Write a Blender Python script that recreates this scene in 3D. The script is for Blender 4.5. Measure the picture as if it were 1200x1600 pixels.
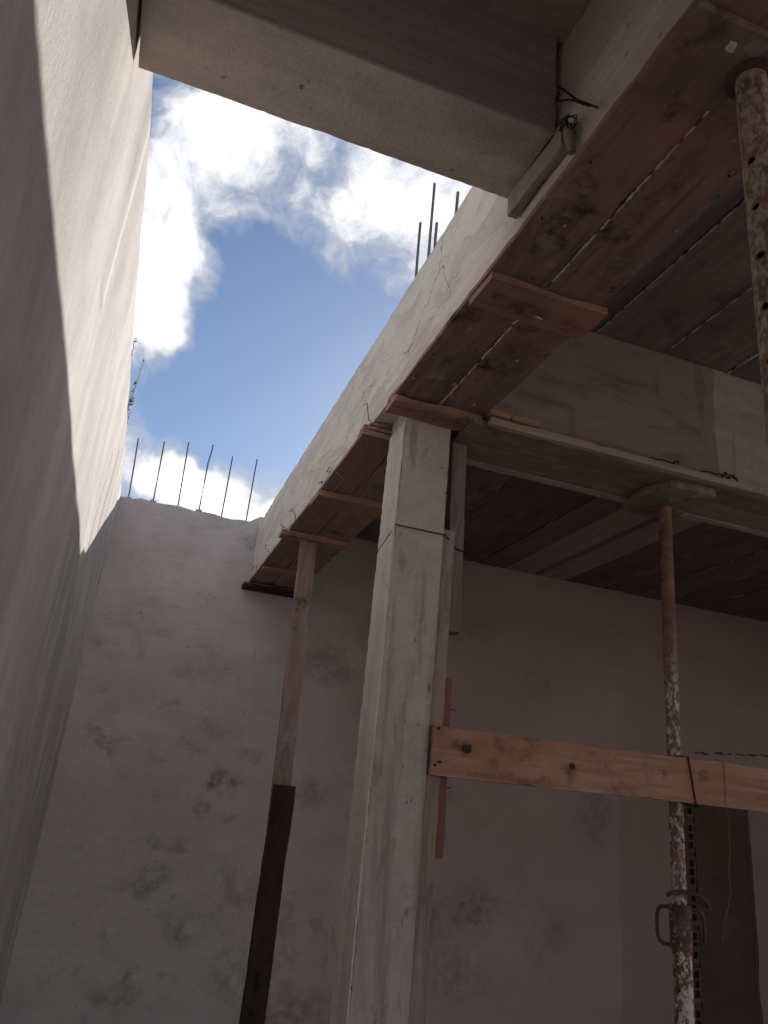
import bpy, math, random
from mathutils import Vector, Matrix, noise
for o in list(bpy.data.objects):
    bpy.data.objects.remove(o)
rnd = random.Random(7)
SC = bpy.context.scene
COL = SC.collection
# plan units: 1 unit = 0.85 m, origin at the eye, x to the right along the back wall, y away, z up
K, EYE = 0.85, 1.615
def W(x, y, z):
    return Vector((K * x, K * y, K * z + EYE))
FLOOR = -EYE / K

# ------------------------------------------------------------------ camera
cam_d = bpy.data.cameras.new('camera')
cam = bpy.data.objects.new('camera', cam_d)
COL.objects.link(cam)
SC.camera = cam
right, down, fwd = (0.93853928, -0.331536, 0.096062), (0.20378453, 0.30758563, -0.92944227), (0.27859628, 0.89189403, 0.35624311)
m = Matrix.Identity(4)
for i in range(3):
    m[i][0], m[i][1], m[i][2] = right[i], -down[i], -fwd[i]
m[2][3] = EYE
cam.matrix_world = m
cam_d.sensor_fit = 'VERTICAL'
cam_d.sensor_height = 36
cam_d.sensor_width = 27
cam_d.lens = 36 * 1198.57 / 1600
cam_d.clip_start = 0.02
cam_d.clip_end = 6000

# ------------------------------------------------------------------ node helpers
class G:
    """tiny helper round a node tree"""
    def __init__(s, tree):
        s.t = tree
        s.t.nodes.clear()
    def n(s, typ, ins=None, **kw):
        nd = s.t.nodes.new(typ)
        for k, v in kw.items():
            setattr(nd, k, v)
        for k, v in (ins or {}).items():
            if hasattr(v, 'is_linked'):
                s.t.links.new(v, nd.inputs[k])
            else:
                nd.inputs[k].default_value = v
        return nd
    def math(s, op, a, b=None, clamp=False):
        i = {0: a}
        if b is not None:
            i[1] = b
        return s.n('ShaderNodeMath', i, operation=op, use_clamp=clamp).outputs[0]
    def vmath(s, op, a, b=None, scale=None):
        i = {0: a}
        if b is not None:
            i[1] = b
        if scale is not None:
            i['Scale'] = scale
        nd = s.n('ShaderNodeVectorMath', i, operation=op)
        return nd.outputs['Value'] if op in ('LENGTH', 'DISTANCE', 'DOT_PRODUCT') else nd.outputs[0]
    def noise(s, vec, scale, detail=5, rough=.55, dist=0.0):
        return s.n('ShaderNodeTexNoise', {'Vector': vec, 'Scale': scale, 'Detail': detail, 'Roughness': rough, 'Distortion': dist}).outputs['Fac']
    def noisec(s, vec, scale, detail=3):
        return s.n('ShaderNodeTexNoise', {'Vector': vec, 'Scale': scale, 'Detail': detail}).outputs['Color']
    def mapping(s, vec, loc=(0, 0, 0), rot=(0, 0, 0), scale=(1, 1, 1)):
        return s.n('ShaderNodeMapping', {'Vector': vec, 'Location': loc, 'Rotation': rot, 'Scale': scale}).outputs[0]
    def ramp(s, fac, a, b, lo=0.0, hi=1.0, smooth=True):
        return s.n('ShaderNodeMapRange', {'Value': fac, 'From Min': a, 'From Max': b, 'To Min': lo, 'To Max': hi},
                   interpolation_type='SMOOTHSTEP' if smooth else 'LINEAR').outputs[0]
    def mix(s, fac, a, b, blend='MIX'):
        nd = s.n('ShaderNodeMix', data_type='RGBA', blend_type=blend)
        for sock, v in ((nd.inputs[0], fac), (nd.inputs[6], a), (nd.inputs[7], b)):
            if hasattr(v, 'is_linked'):
                s.t.links.new(v, sock)
            else:
                sock.default_value = v if not isinstance(v, tuple) or len(v) == 4 else (*v, 1)
        return nd.outputs[2]

# ------------------------------------------------------------------ sky, sun, exposure
CLOUD, SKYMUL = (34, 32.2, 30.6), (.355, .375, .405)
SUN = Vector((1.0, 1.95, 1.0)).normalized()
elev = math.asin(SUN.z)
world = bpy.data.worlds.new('World')
SC.world = world
world.use_nodes = True
g = G(world.node_tree)
sky = g.n('ShaderNodeTexSky', sky_type='NISHITA', sun_disc=False, sun_elevation=elev,
          sun_rotation=math.atan2(SUN.x, SUN.y), altitude=200, air_density=1.0, dust_density=0.3, ozone_density=1.6)
d = g.n('ShaderNodeTexCoord').outputs['Generated']
# clouds: a field of directions, bent by noise, with the banks that the photograph shows and broken cloud all round
bend = g.vmath('SCALE', g.vmath('SUBTRACT', g.noisec(d, 11.0, 3), (.5, .5, .5)), scale=.10)
dd = g.vmath('ADD', d, bend)
field = g.math('MULTIPLY', g.math('SUBTRACT', g.noise(d, 3.2, 2, .5), .36), 2.6)
BANKS = [((-0.070, .785, .615), .095, .82), ((-0.045, .822, .568), .085, .85), ((-0.05, .855, .520), .072, .95), ((-.03, .745, .665), .14, .06), ((.06, .715, .695), .15, .16), ((-.02, .70, .71), .10, .45),
         ((.150, .755, .640), .085, .22), ((.225, .71, .667), .10, .48), ((.15, .69, .71), .11, .22), ((.012, .936, .350), .050, 1.25), ((.060, .934, .346), .042, 1.1), ((.125, .938, .322), .035, 1.1),
         ((.058, .800, .598), .075, -.70), ((.10, .862, .50), .18, -1.3), ((.02, .905, .43), .11, -1.1), ((.2, .83, .52), .16, -1.1), ((.10, .760, .645), .05, -.30), ((-.055, .695, .72), .04, -.2), ((.05, .80, .60), .5, -.42)]
for c, r, w in BANKS:
    dist = g.vmath('DISTANCE', dd, Vector(c).normalized()[:])
    field = g.math('ADD', field, g.ramp(dist, r, r * .15, 0, w))
wisp = g.math('MULTIPLY', g.math('SUBTRACT', g.noise(dd, 14, 6, .60), .5), 2.2)
tot = g.math('ADD', field, wisp)
mask = g.ramp(tot, -.30, .55)
body = g.ramp(tot, .95, 1.9)
ccol = g.mix(g.ramp(tot, .10, .95), (2.0, 2.12, 2.4), (4.4, 4.4, 4.5))
ccol = g.mix(g.math('POWER', body, 1.5), ccol, CLOUD)
skyc = g.mix(1.0, sky.outputs[0], SKYMUL, 'MULTIPLY')
col = g.mix(mask, skyc, ccol)
bg = g.n('ShaderNodeBackground', {'Color': col, 'Strength': 0.1})
g.t.links.new(bg.outputs[0], g.n('ShaderNodeOutputWorld').inputs[0])

world.cycles.sampling_method = 'MANUAL'
world.cycles.sample_map_resolution = 512
sun_d = bpy.data.lights.new('sun', 'SUN')
sun_d.energy = 2.3
sun_d.angle = math.radians(.55)
sun_d.color = (1.0, .945, .87)
sun = bpy.data.objects.new('sun', sun_d)
COL.objects.link(sun)
sun.rotation_euler = SUN.to_track_quat('Z', 'Y').to_euler()
sun.location = SUN * 60

vs = SC.view_settings
vs.view_transform = 'Standard'
vs.look = 'None'
vs.gamma = 1
vs.use_curve_mapping = False
vs.exposure = 1.5
SC.cycles.max_bounces = 7
SC.cycles.diffuse_bounces = 6
SC.cycles.adaptive_threshold = .03
SC.cycles.use_denoising = True
SC.cycles.sample_clamp_indirect = 6

# ------------------------------------------------------------------ materials
MATS = {}
def start(name):
    mt = bpy.data.materials.new(name)
    mt.use_nodes = True
    MATS[name] = mt
    return mt, G(mt.node_tree)
def finish(g, col, rough=.9, height=None, strength=.4, dist=.01, spec=.3, metal=0.0):
    b = g.n('ShaderNodeBsdfPrincipled', {'Base Color': col, 'Roughness': rough, 'Metallic': metal})
    b.inputs['Specular IOR Level'].default_value = spec
    if height is not None:
        bp = g.n('ShaderNodeBump', {'Height': height, 'Strength': strength, 'Distance': dist})
        g.t.links.new(bp.outputs[0], b.inputs['Normal'])
    g.t.links.new(b.outputs[0], g.n('ShaderNodeOutputMaterial').inputs[0])

def pos(g):
    """position in plan units"""
    p = g.n('ShaderNodeNewGeometry').outputs['Position']
    return g.vmath('SCALE', g.vmath('SUBTRACT', p, (0, 0, EYE)), scale=1 / K)

def cement(name, c1, c2, dark, big=1.2, streak=None, streak_amt=.35, bump=.5, stain=.5, pores=.6, extra=None, grain=70, stain_rng=(.55, .75)):
    mt, g = start(name)
    p = pos(g)
    base = g.ramp(g.noise(p, big, 3, .6, .3), .3, .7)
    c = g.mix(base, c1, c2)
    mid = g.noise(p, big * 6, 4, .65)
    c = g.mix(g.ramp(mid, .35, .75, 0, .35), c, dark)
    c = g.mix(g.math('MULTIPLY', g.ramp(g.noise(p, big * 1.7, 6, .68, .6), *stain_rng), stain), c, dark)
    h = g.math('MULTIPLY', mid, .6)
    if streak:
        rot, sc = streak
        q = g.mapping(p, rot=rot, scale=sc)
        s1 = g.noise(q, 1.0, 4, .6)
        c = g.mix(g.ramp(s1, .38, .68, 0, streak_amt), c, dark)
        c = g.mix(g.ramp(s1, .46, .30, 0, streak_amt * .8), c, tuple(min(1, v * 1.35) for v in c2))
        h = g.math('ADD', h, g.math('MULTIPLY', s1, 1.2))
    fine = g.noise(p, grain, 2, .7)
    c = g.mix(g.ramp(fine, .3, .7, 0, .22), c, dark)
    h = g.math('ADD', h, g.math('MULTIPLY', fine, .6))
    if pores:
        v = g.n('ShaderNodeTexVoronoi', {'Vector': p, 'Scale': 17.0}).outputs['Distance']
        sel = g.ramp(mid, .54, .60)
        pit = g.math('MULTIPLY', g.ramp(v, .17, .09), sel)
        c = g.mix(g.math('MULTIPLY', pit, pores), c, tuple(v * .35 for v in dark))
        h = g.math('SUBTRACT', h, g.math('MULTIPLY', pit, pores))
    if extra:
        c, h = extra(g, p, c, h)
    finish(g, c, .92, h, bump, .012, .2)
    return mt

def blob_mask(g, p, spots, bend=.16, sc=5.0):
    """soft-edged stains with a shape of their own at given places"""
    q = g.vmath('ADD', p, g.vmath('SCALE', g.vmath('SUBTRACT', g.noisec(p, sc, 5), (.5, .5, .5)), scale=bend * 2))
    tot = None
    for c, r, w in spots:
        s = g.vmath('SUBTRACT', q, c)
        s = g.vmath('MULTIPLY', s, (1.0 / r[0], 1.0 / r[1], 1.0 / r[2]))
        v = g.ramp(g.vmath('LENGTH', s), 1.0, .25, 0, w)
        tot = v if tot is None else g.math('MAXIMUM', tot, v)
    brk = g.ramp(g.noise(p, sc * 2.4, 6, .7), .30, .66)
    return g.math('MULTIPLY', tot, brk)

def left_extra(g, p, c, h):
    q = g.mapping(p, rot=(math.radians(-20), 0, 0), scale=(1, 3.6, 1.1))
    arc = g.noise(q, 1.0, 4, .62, .3)
    c = g.mix(g.ramp(arc, .50, .70, 0, .45), c, (.66, .63, .58))
    c = g.mix(g.ramp(arc, .46, .30, 0, .36), c, (.34, .30, .278))
    h = g.math('ADD', h, g.math('MULTIPLY', arc, .6))
    # one proud trowel ridge that catches the sun
    a = g.vmath('SUBTRACT', p, (-0.330, 2.647, 1.102))
    t = g.vmath('DOT_PRODUCT', a, (0, -0.1342, 0.9910))
    w = g.vmath('DOT_PRODUCT', a, (0, -0.9910, -0.1342))
    along = g.math('MULTIPLY', g.ramp(t, -.05, .25), g.ramp(t, 0.442, .5))
    rise = g.math('MULTIPLY', g.ramp(w, -.03, .035), g.ramp(w, .30, .06))
    h = g.math('ADD', h, g.math('MULTIPLY', g.math('MULTIPLY', along, rise), 3.2))
    return c, h
cement('plaster_left', (.49, .452, .43), (.55, .51, .485), (.31, .277, .262), big=.8,
       streak=((math.radians(-16), 0, 0), (1, 2.4, .8)), streak_amt=.36, bump=.3, stain=.3, pores=.12, extra=left_extra)

SPOTS = [((.98, 6.86, .09), (.27, .3, .12), .85), ((.84, 6.86, -.157), (.12, .3, .16), .55), ((1.08, 6.86, -.21), (.10, .3, .11), .6), ((.53, 6.86, -.424), (.10, .3, .10), .6),
         ((.74, 6.86, -.44), (.16, .3, .10), .5), ((.52, 6.86, -.72), (.30, .3, .19), .62), ((.28, 6.86, -1.15), (.09, .3, .12), .5), ((.49, 6.86, -1.50), (.30, .3, .12), .45),
         ((.47, 6.86, .60), (.14, .3, .09), .42), ((.43, 6.86, .22), (.12, .3, .10), .35), ((.60, 6.86, .33), (.09, .3, .06), .4), ((1.15, 6.86, .3), (.2, .3, .06), .35), ((1.23, 6.86, -.74), (.28, .3, .25), .42),
         ((1.80, 6.86, 1.12), (.42, .3, .26), .6), ((1.85, 6.86, -1.60), (.6, .3, .28), .65), ((1.7, 6.86, .05), (.25, .3, .2), .5), ((2.9, 6.86, -.9), (.4, .3, .3), .5), ((3.1, 6.86, -1.2), (.3, .3, .15), .45),
         ((.86, 6.86, 2.15), (.11, .3, .10), .45), ((1.55, 6.86, -1.0), (.25, .3, .3), .4), ((2.5, 6.86, .9), (.5, .3, .25), .3), ((3.9, 6.86, 1.3), (.3, .3, .3), .3), ((2.75, 6.86, -.25), (.45, .3, .22), .5), ((2.95, 6.86, .15), (.3, .3, .15), .4), ((3.35, 6.86, -.75), (.4, .3, .25), .55), ((3.2, 6.86, -1.35), (.5, .3, .2), .45), ((4.1, 6.86, -1.0), (.35, .3, .4), .35),
         ((.75, 6.86, 1.0), (.4, .3, .3), .25), ((1.35, 6.86, -1.3), (.4, .3, .3), .45), ((.9, 6.86, -1.0), (.45, .3, .25), .35), ((2.3, 6.86, 1.5), (.5, .3, .3), .4), ((3.0, 6.86, 1.75), (.7, .3, .25), .35), ((4.6, 6.86, .2), (.3, .3, .6), .4)]
def back_extra(g, p, c, h):
    sm = g.noise(g.mapping(p, rot=(0, math.radians(-28), 0), scale=(.8, 1, 2.2)), 1.9, 5, .6, .35)
    c = g.mix(g.ramp(sm, .50, .72, 0, .42), c, (.33, .275, .265))
    c = g.mix(g.ramp(sm, .44, .26, 0, .3), c, (.62, .555, .55))
    damp = g.math('MULTIPLY', g.ramp(g.noise(p, 3.4, 7, .68, .4), .54, .70), g.ramp(g.noise(p, .9, 3, .5), .40, .58))
    damp = g.math('MULTIPLY', damp, g.ramp(g.n('ShaderNodeSeparateXYZ', {0: p}).outputs[2], 1.3, .7, .25, 1))
    c = g.mix(g.math('MULTIPLY', damp, .6), c, (.20, .16, .145))
    spk = g.math('MULTIPLY', g.ramp(g.noise(p, 30, 3, .6), .64, .70), g.ramp(g.noise(p, 2.5, 3), .45, .6))
    c = g.mix(g.math('MULTIPLY', spk, .5), c, (.16, .125, .11))
    h = g.math('ADD', h, g.math('MULTIPLY', g.noise(g.mapping(p, rot=(0, math.radians(20), 0), scale=(1, 1, 4)), 6, 4, .6), .5))
    xyz = g.n('ShaderNodeSeparateXYZ', {0: p})
    wob = g.math('MULTIPLY', g.math('SUBTRACT', g.noise(p, 3, 4), .5), .12)
    x = g.math('ADD', xyz.outputs[0], wob)
    low = g.ramp(xyz.outputs[2], .75, .25)
    # later, browner coat of plaster beside the opening
    c = g.mix(g.math('MULTIPLY', g.ramp(x, 4.84, 4.88, 0, .65), low), c, (.19, .145, .115))
    band = g.math('MULTIPLY', g.math('MULTIPLY', g.ramp(x, 5.02, 5.06), g.ramp(x, 5.13, 5.09)), low)
    c = g.mix(g.math('MULTIPLY', band, .5), c, (.34, .30, .27))
    # lime runs below the slab
    dn = g.noise(g.mapping(p, scale=(9, 1, .5)), 1.0, 3, .5)
    run = g.math('MULTIPLY', g.ramp(dn, .64, .70), g.ramp(xyz.outputs[2], 2.0, 2.42))
    run = g.math('MULTIPLY', run, g.ramp(xyz.outputs[0], 1.5, 1.7))
    c = g.mix(g.math('MULTIPLY', run, .5), c, (.5, .46, .43))
    # warm brown tone, growing towards the room side
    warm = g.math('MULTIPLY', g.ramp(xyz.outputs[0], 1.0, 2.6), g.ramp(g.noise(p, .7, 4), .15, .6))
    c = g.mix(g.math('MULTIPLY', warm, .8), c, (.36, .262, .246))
    c = g.mix(g.math('MULTIPLY', blob_mask(g, p, SPOTS, .15, 5.0), .9), c, (.125, .095, .082))
    return c, h
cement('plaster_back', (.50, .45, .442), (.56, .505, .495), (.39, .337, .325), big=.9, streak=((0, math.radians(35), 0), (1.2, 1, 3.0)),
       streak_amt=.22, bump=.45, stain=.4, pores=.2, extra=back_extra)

def bface_extra(g, p, c, h):
    # peeled skim coat on the far half of the face and hairline cracks
    xyz = g.n('ShaderNodeSeparateXYZ', {0: p})
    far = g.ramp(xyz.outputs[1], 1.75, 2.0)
    n = g.noise(g.mapping(p, rot=(math.radians(-10), 0, 0), scale=(1, 1.0, 2.6)), 2.6, 7, .62, .8)
    peel = g.math('MULTIPLY', g.ramp(n, .50, .57), far)
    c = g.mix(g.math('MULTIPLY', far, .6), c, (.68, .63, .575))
    c = g.mix(g.math('MULTIPLY', peel, .4), c, (.46, .39, .335))
    h = g.math('SUBTRACT', h, g.math('MULTIPLY', peel, .8))
    v = g.n('ShaderNodeTexVoronoi', {'Vector': g.vmath('ADD', p, g.vmath('SCALE', g.noisec(p, 5, 5), scale=.35)), 'Scale': 1.7}, feature='DISTANCE_TO_EDGE').outputs['Distance']
    crk = g.math('MULTIPLY', g.ramp(v, .008, .002), g.math('MULTIPLY', g.ramp(g.noise(p, 2.2, 2), .56, .62), far))
    c = g.mix(g.math('MULTIPLY', crk, .75), c, (.10, .08, .065))
    return c, h
cement('beam_concrete', (.58, .52, .465), (.64, .58, .52), (.40, .345, .30), big=1.3, streak=((math.radians(0), 0, 0), (4, .5, 16)), streak_amt=.4, bump=.5, stain=.4, pores=.7, extra=bface_extra)
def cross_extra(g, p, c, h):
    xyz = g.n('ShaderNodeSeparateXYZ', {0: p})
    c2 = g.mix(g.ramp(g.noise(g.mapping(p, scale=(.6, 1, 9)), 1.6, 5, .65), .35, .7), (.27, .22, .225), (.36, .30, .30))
    c = g.mix(g.ramp(xyz.outputs[1], 1.572, 1.565), c, c2)  # near face only: its shade is put into the concrete colour
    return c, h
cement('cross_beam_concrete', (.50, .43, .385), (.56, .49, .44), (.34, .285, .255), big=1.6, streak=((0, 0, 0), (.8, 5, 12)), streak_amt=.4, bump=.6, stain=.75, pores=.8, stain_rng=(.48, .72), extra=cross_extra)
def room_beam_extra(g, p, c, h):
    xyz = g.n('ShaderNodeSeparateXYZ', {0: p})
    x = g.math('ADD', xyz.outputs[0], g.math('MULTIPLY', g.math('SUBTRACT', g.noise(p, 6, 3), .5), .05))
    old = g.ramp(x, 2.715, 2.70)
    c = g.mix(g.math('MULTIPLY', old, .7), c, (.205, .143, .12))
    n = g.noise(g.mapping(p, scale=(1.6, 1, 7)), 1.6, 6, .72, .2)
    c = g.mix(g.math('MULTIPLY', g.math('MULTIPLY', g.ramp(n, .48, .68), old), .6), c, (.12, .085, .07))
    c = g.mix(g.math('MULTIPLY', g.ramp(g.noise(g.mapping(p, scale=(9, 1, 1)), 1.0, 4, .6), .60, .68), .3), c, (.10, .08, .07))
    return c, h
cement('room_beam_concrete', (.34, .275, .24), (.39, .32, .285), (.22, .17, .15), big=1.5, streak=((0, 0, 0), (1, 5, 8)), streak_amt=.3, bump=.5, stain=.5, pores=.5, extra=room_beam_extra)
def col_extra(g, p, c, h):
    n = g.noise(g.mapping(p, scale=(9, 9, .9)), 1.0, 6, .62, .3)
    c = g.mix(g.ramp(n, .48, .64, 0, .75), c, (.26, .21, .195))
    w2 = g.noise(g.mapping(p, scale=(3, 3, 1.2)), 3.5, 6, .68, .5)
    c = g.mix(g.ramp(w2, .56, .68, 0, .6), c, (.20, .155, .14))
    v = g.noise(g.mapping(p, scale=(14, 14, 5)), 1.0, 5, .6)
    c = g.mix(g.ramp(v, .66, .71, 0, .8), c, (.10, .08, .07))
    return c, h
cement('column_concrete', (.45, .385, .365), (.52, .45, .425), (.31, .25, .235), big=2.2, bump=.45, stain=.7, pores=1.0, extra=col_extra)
cement('lit_skim_plaster', (.60, .53, .475), (.66, .59, .535), (.42, .355, .31), big=3.0, streak=((0, 0, 0), (5, 9, 1.2)), streak_amt=.4, bump=.5, stain=.5, pores=.8)  # paler than the shaft: light bounced off the sunlit wall is in the colour
cement('slab_concrete', (.34, .295, .265), (.40, .35, .315), (.22, .185, .17), big=2.0, bump=.8, stain=.6, pores=1.0)
cement('mortar', (.55, .53, .50), (.62, .60, .57), (.36, .34, .31), big=6, bump=.8, stain=.3, pores=0)
cement('dark_concrete', (.12, .074, .062), (.15, .092, .078), (.075, .046, .04), big=2, bump=.6, stain=.4, pores=.4)
cement('ground_dirt', (.46, .40, .345), (.53, .465, .41), (.36, .31, .265), big=.5, bump=.6, stain=.4, pores=0, grain=30)
cement('clay', (.15, .085, .07), (.18, .105, .085), (.10, .06, .052), big=5, bump=.4, stain=.4, pores=0)
cement('clay_inside', (.06, .03, .025), (.07, .035, .03), (.04, .02, .018), big=5, bump=.2, stain=.2, pores=0)

def wood(name, c1, c2, dark, axis='X', spots=None, knots=.8, stain=.5, grain=1.0, rough=.85, bump=.5, red=None, lime=0.0):
    mt, g = start(name)
    tc = g.n('ShaderNodeTexCoord').outputs['Object']
    rn = g.n('ShaderNodeObjectInfo').outputs['Random']
    off = g.n('ShaderNodeCombineXYZ', {0: g.math('MULTIPLY', rn, 37.0), 1: g.math('MULTIPLY', rn, 61.0), 2: g.math('MULTIPLY', rn, 23.0)}).outputs[0]
    p = g.vmath('ADD', tc, off)
    sq = {'X': (.06, 1, 1), 'Y': (1, .06, 1), 'Z': (1, 1, .06)}[axis]
    ks = {'X': (.32, 1, 1), 'Y': (1, .32, 1), 'Z': (1, 1, .32)}[axis]
    # knots bend the grain round them
    kv = g.n('ShaderNodeTexVoronoi', {'Vector': g.mapping(p, scale=ks), 'Scale': 5.0, 'Randomness': 1.0})
    kd = kv.outputs['Distance']
    bendk = g.math('MULTIPLY', g.ramp(kd, .32, .0), .05)
    q = g.vmath('ADD', p, g.n('ShaderNodeCombineXYZ', {0: bendk, 1: bendk, 2: bendk}).outputs[0])
    q = g.mapping(q, scale=sq)
    gr = g.noise(q, 34 * grain, 5, .62, .5)
    gr2 = g.noise(q, 140 * grain, 3, .6)
    big = g.noise(g.mapping(p, scale=tuple(math.sqrt(v) for v in sq)), 4.5, 5, .62)
    c = g.mix(g.ramp(big, .3, .7), c1, c2)
    c = g.mix(g.ramp(gr, .42, .70, 0, .6), c, dark)
    c = g.mix(g.ramp(gr2, .5, .75, 0, .25), c, dark)
    if red:
        c = g.mix(g.ramp(g.noise(p, 2.6, 4, .6, .4), .46, .66, 0, .75), c, red)
    c = g.mix(g.math('MULTIPLY', g.ramp(g.noise(p, 5.2, 6, .68), .54, .70), stain), c, tuple(v * .42 for v in dark))
    pick = g.ramp(g.n('ShaderNodeSeparateXYZ', {0: kv.outputs['Color']}).outputs[0], .62, .64)
    kn = g.math('MULTIPLY', g.math('MULTIPLY', g.ramp(kd, .085, .045), pick), knots)
    c = g.mix(kn, c, tuple(v * .28 for v in dark))
    halo = g.math('MULTIPLY', g.math('MULTIPLY', g.ramp(kd, .22, .06), pick), knots * .45)
    c = g.mix(halo, c, dark)
    if lime:
        c = g.mix(g.ramp(g.noise(p, 9, 6, .7), .58, .66, 0, lime), c, (.42, .38, .34))
    if spots:
        c = g.mix(blob_mask(g, pos(g), spots, .05, 9.0), c, tuple(v * .38 for v in dark))
    c = g.mix(1.0, c, g.mix(rn, (.82, .82, .82), (1.15, 1.1, 1.05)), 'MULTIPLY')
    h = g.math('ADD', g.math('MULTIPLY', gr, .8), g.math('MULTIPLY', gr2, .4))
    finish(g, c, rough, h, bump, .004, .25)
    return mt
FK = [((1.05, 1.22, 1.76), (.035, .05, .1), .8), ((1.0, 1.83, 1.76), (.05, .06, .1), .85), ((1.28, 1.08, 1.73), (.16, .10, .1), .9), ((.98, .98, 1.73), (.05, .06, .1), .7), ((1.2, 1.5, 1.76), (.05, .3, .1), .5),
      ((1.02, 2.6, 1.76), (.04, .09, .1), .7), ((1.25, 2.45, 1.76), (.10, .25, .1), .55), ((1.09, 2.75, 1.76), (.05, .25, .1), .6), ((1.3, 1.8, 1.76), (.06, .3, .1), .4), ((.97, 2.25, 1.76), (.04, .3, .1), .5), ((1.0, .7, 1.76), (.1, .2, .1), .6)]
BK = [((1.12, 2.09, 1.73), (.13, .07, .1), .95), ((1.0, 2.06, 1.73), (.05, .04, .1), .85), ((1.3, 2.12, 1.73), (.08, .06, .1), .6), ((1.15, 3.0, 1.72), (.25, .05, .1), .6)]
wood('form_wood', (.212, .136, .122), (.265, .17, .148), (.102, .064, .06), 'Y', red=(.31, .16, .12), lime=.26, stain=1.0, spots=FK)
wood('form_wood_far', (.26, .165, .145), (.32, .205, .175), (.16, .10, .09), 'Y', stain=.7, lime=.1)
wood('batten_wood', (.30, .175, .138), (.36, .21, .16), (.17, .095, .08), 'X', red=(.36, .19, .13), stain=.8, spots=BK, lime=.12)
KN = [((1.40, 3.05, .255), (.10, .2, .05), .9), ((1.925, 3.05, .240), (.06, .2, .05), .8), ((1.93, 3.05, .19), (.03, .2, .07), .5), ((2.405, 3.05, .262), (.05, .2, .03), .5), ((2.62, 3.05, .27), (.07, .2, .045), .55),
      ((1.30, 3.05, .30), (.06, .2, .1), .4), ((1.6, 3.05, .165), (.4, .2, .025), .5), ((2.2, 3.05, .16), (.3, .2, .02), .4), ((3.1, 3.05, .18), (.3, .2, .05), .4)]
wood('plank_wood', (.33, .19, .138), (.41, .245, .178), (.17, .09, .065), 'X', knots=0.0, stain=.65, red=(.33, .155, .105), spots=KN, lime=.12)
wood('grey_wood', (.25, .19, .17), (.32, .25, .225), (.13, .095, .085), 'Z', stain=.55, lime=.12)
wood('post_wood', (.25, .18, .157), (.31, .235, .205), (.12, .08, .07), 'Z', stain=.9, lime=.35)
wood('dark_post_wood', (.040, .024, .022), (.055, .033, .030), (.022, .014, .014), 'Z', stain=.5)
wood('red_wood', (.20, .10, .078), (.25, .13, .095), (.12, .06, .048), 'Z', stain=.4)
wood('room_form_wood', (.24, .185, .155), (.30, .24, .20), (.14, .10, .085), 'X', stain=.5, lime=.22)
wood('lip_wood', (.31, .245, .20), (.37, .295, .24), (.19, .145, .118), 'X', stain=.4, lime=.3)
wood('soffit_wood', (.15, .118, .118), (.20, .158, .155), (.085, .065, .068), 'Y', stain=.5, knots=.3, lime=.08)
wood('soffit_wood_pale', (.33, .265, .245), (.39, .32, .295), (.22, .17, .155), 'Y', stain=.35, knots=.2)
wood('head_wood', (.18, .135, .11), (.25, .195, .16), (.10, .07, .058), 'X', stain=.9, lime=.5)
wood('ledger_wood', (.33, .28, .225), (.39, .335, .275), (.19, .155, .125), 'Y', stain=.4)

def steel(name, paint, rust, dark, flake=(.48, .53), zlo=None, zhi=None, inv=False):
    mt, g = start(name)
    p = pos(g)
    xyz = g.n('ShaderNodeSeparateXYZ', {0: p})
    n = g.noise(g.mapping(p, scale=(1, 1, .6)), 46, 6, .72, .2)
    c = g.mix(g.ramp(g.noise(p, 11, 5, .65), .35, .65), rust, dark)
    if paint:
        f = g.ramp(n, *flake)
        if zlo is not None:
            f = g.math('MULTIPLY', f, g.math('MULTIPLY', g.ramp(xyz.outputs[2], zhi, zhi - .35), g.ramp(xyz.outputs[2], zlo, zlo + .05)))
        c = g.mix(f, c, paint)
    c = g.mix(g.ramp(g.noise(p, 60, 4, .7), .45, .7, 0, .4), c, tuple(v * .6 for v in rust))
    finish(g, c, .8, g.math('ADD', n, g.math('MULTIPLY', g.noise(p, 90, 3), .5)), .4, .004, .3)
    return mt
steel('prop_flaked', (.52, .48, .44), (.27, .15, .11), (.14, .078, .062), (.50, .545), -1.9, .95)
steel('prop_sleeve', (.60, .56, .51), (.20, .085, .055), (.085, .045, .04), (.47, .53))
steel('prop_dusty', (.40, .33, .265), (.22, .115, .075), (.11, .062, .048), (.40, .62))
steel('prop_collar', (.42, .38, .34), (.17, .095, .075), (.085, .052, .045), (.56, .60))
steel('rust_iron', None, (.12, .075, .058), (.06, .042, .038))
steel('rebar_steel', None, (.13, .115, .12), (.085, .08, .09))
steel('wire_steel', None, (.035, .028, .028), (.02, .017, .018))
mt, g = start('thread'); finish(g, (.16, .12, .10, 1), .9)
mt, g = start('dry_leaf')
c = g.mix(g.noise(pos(g), 14, 3), (.11, .085, .05), (.19, .15, .095)); finish(g, c, .9)

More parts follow.
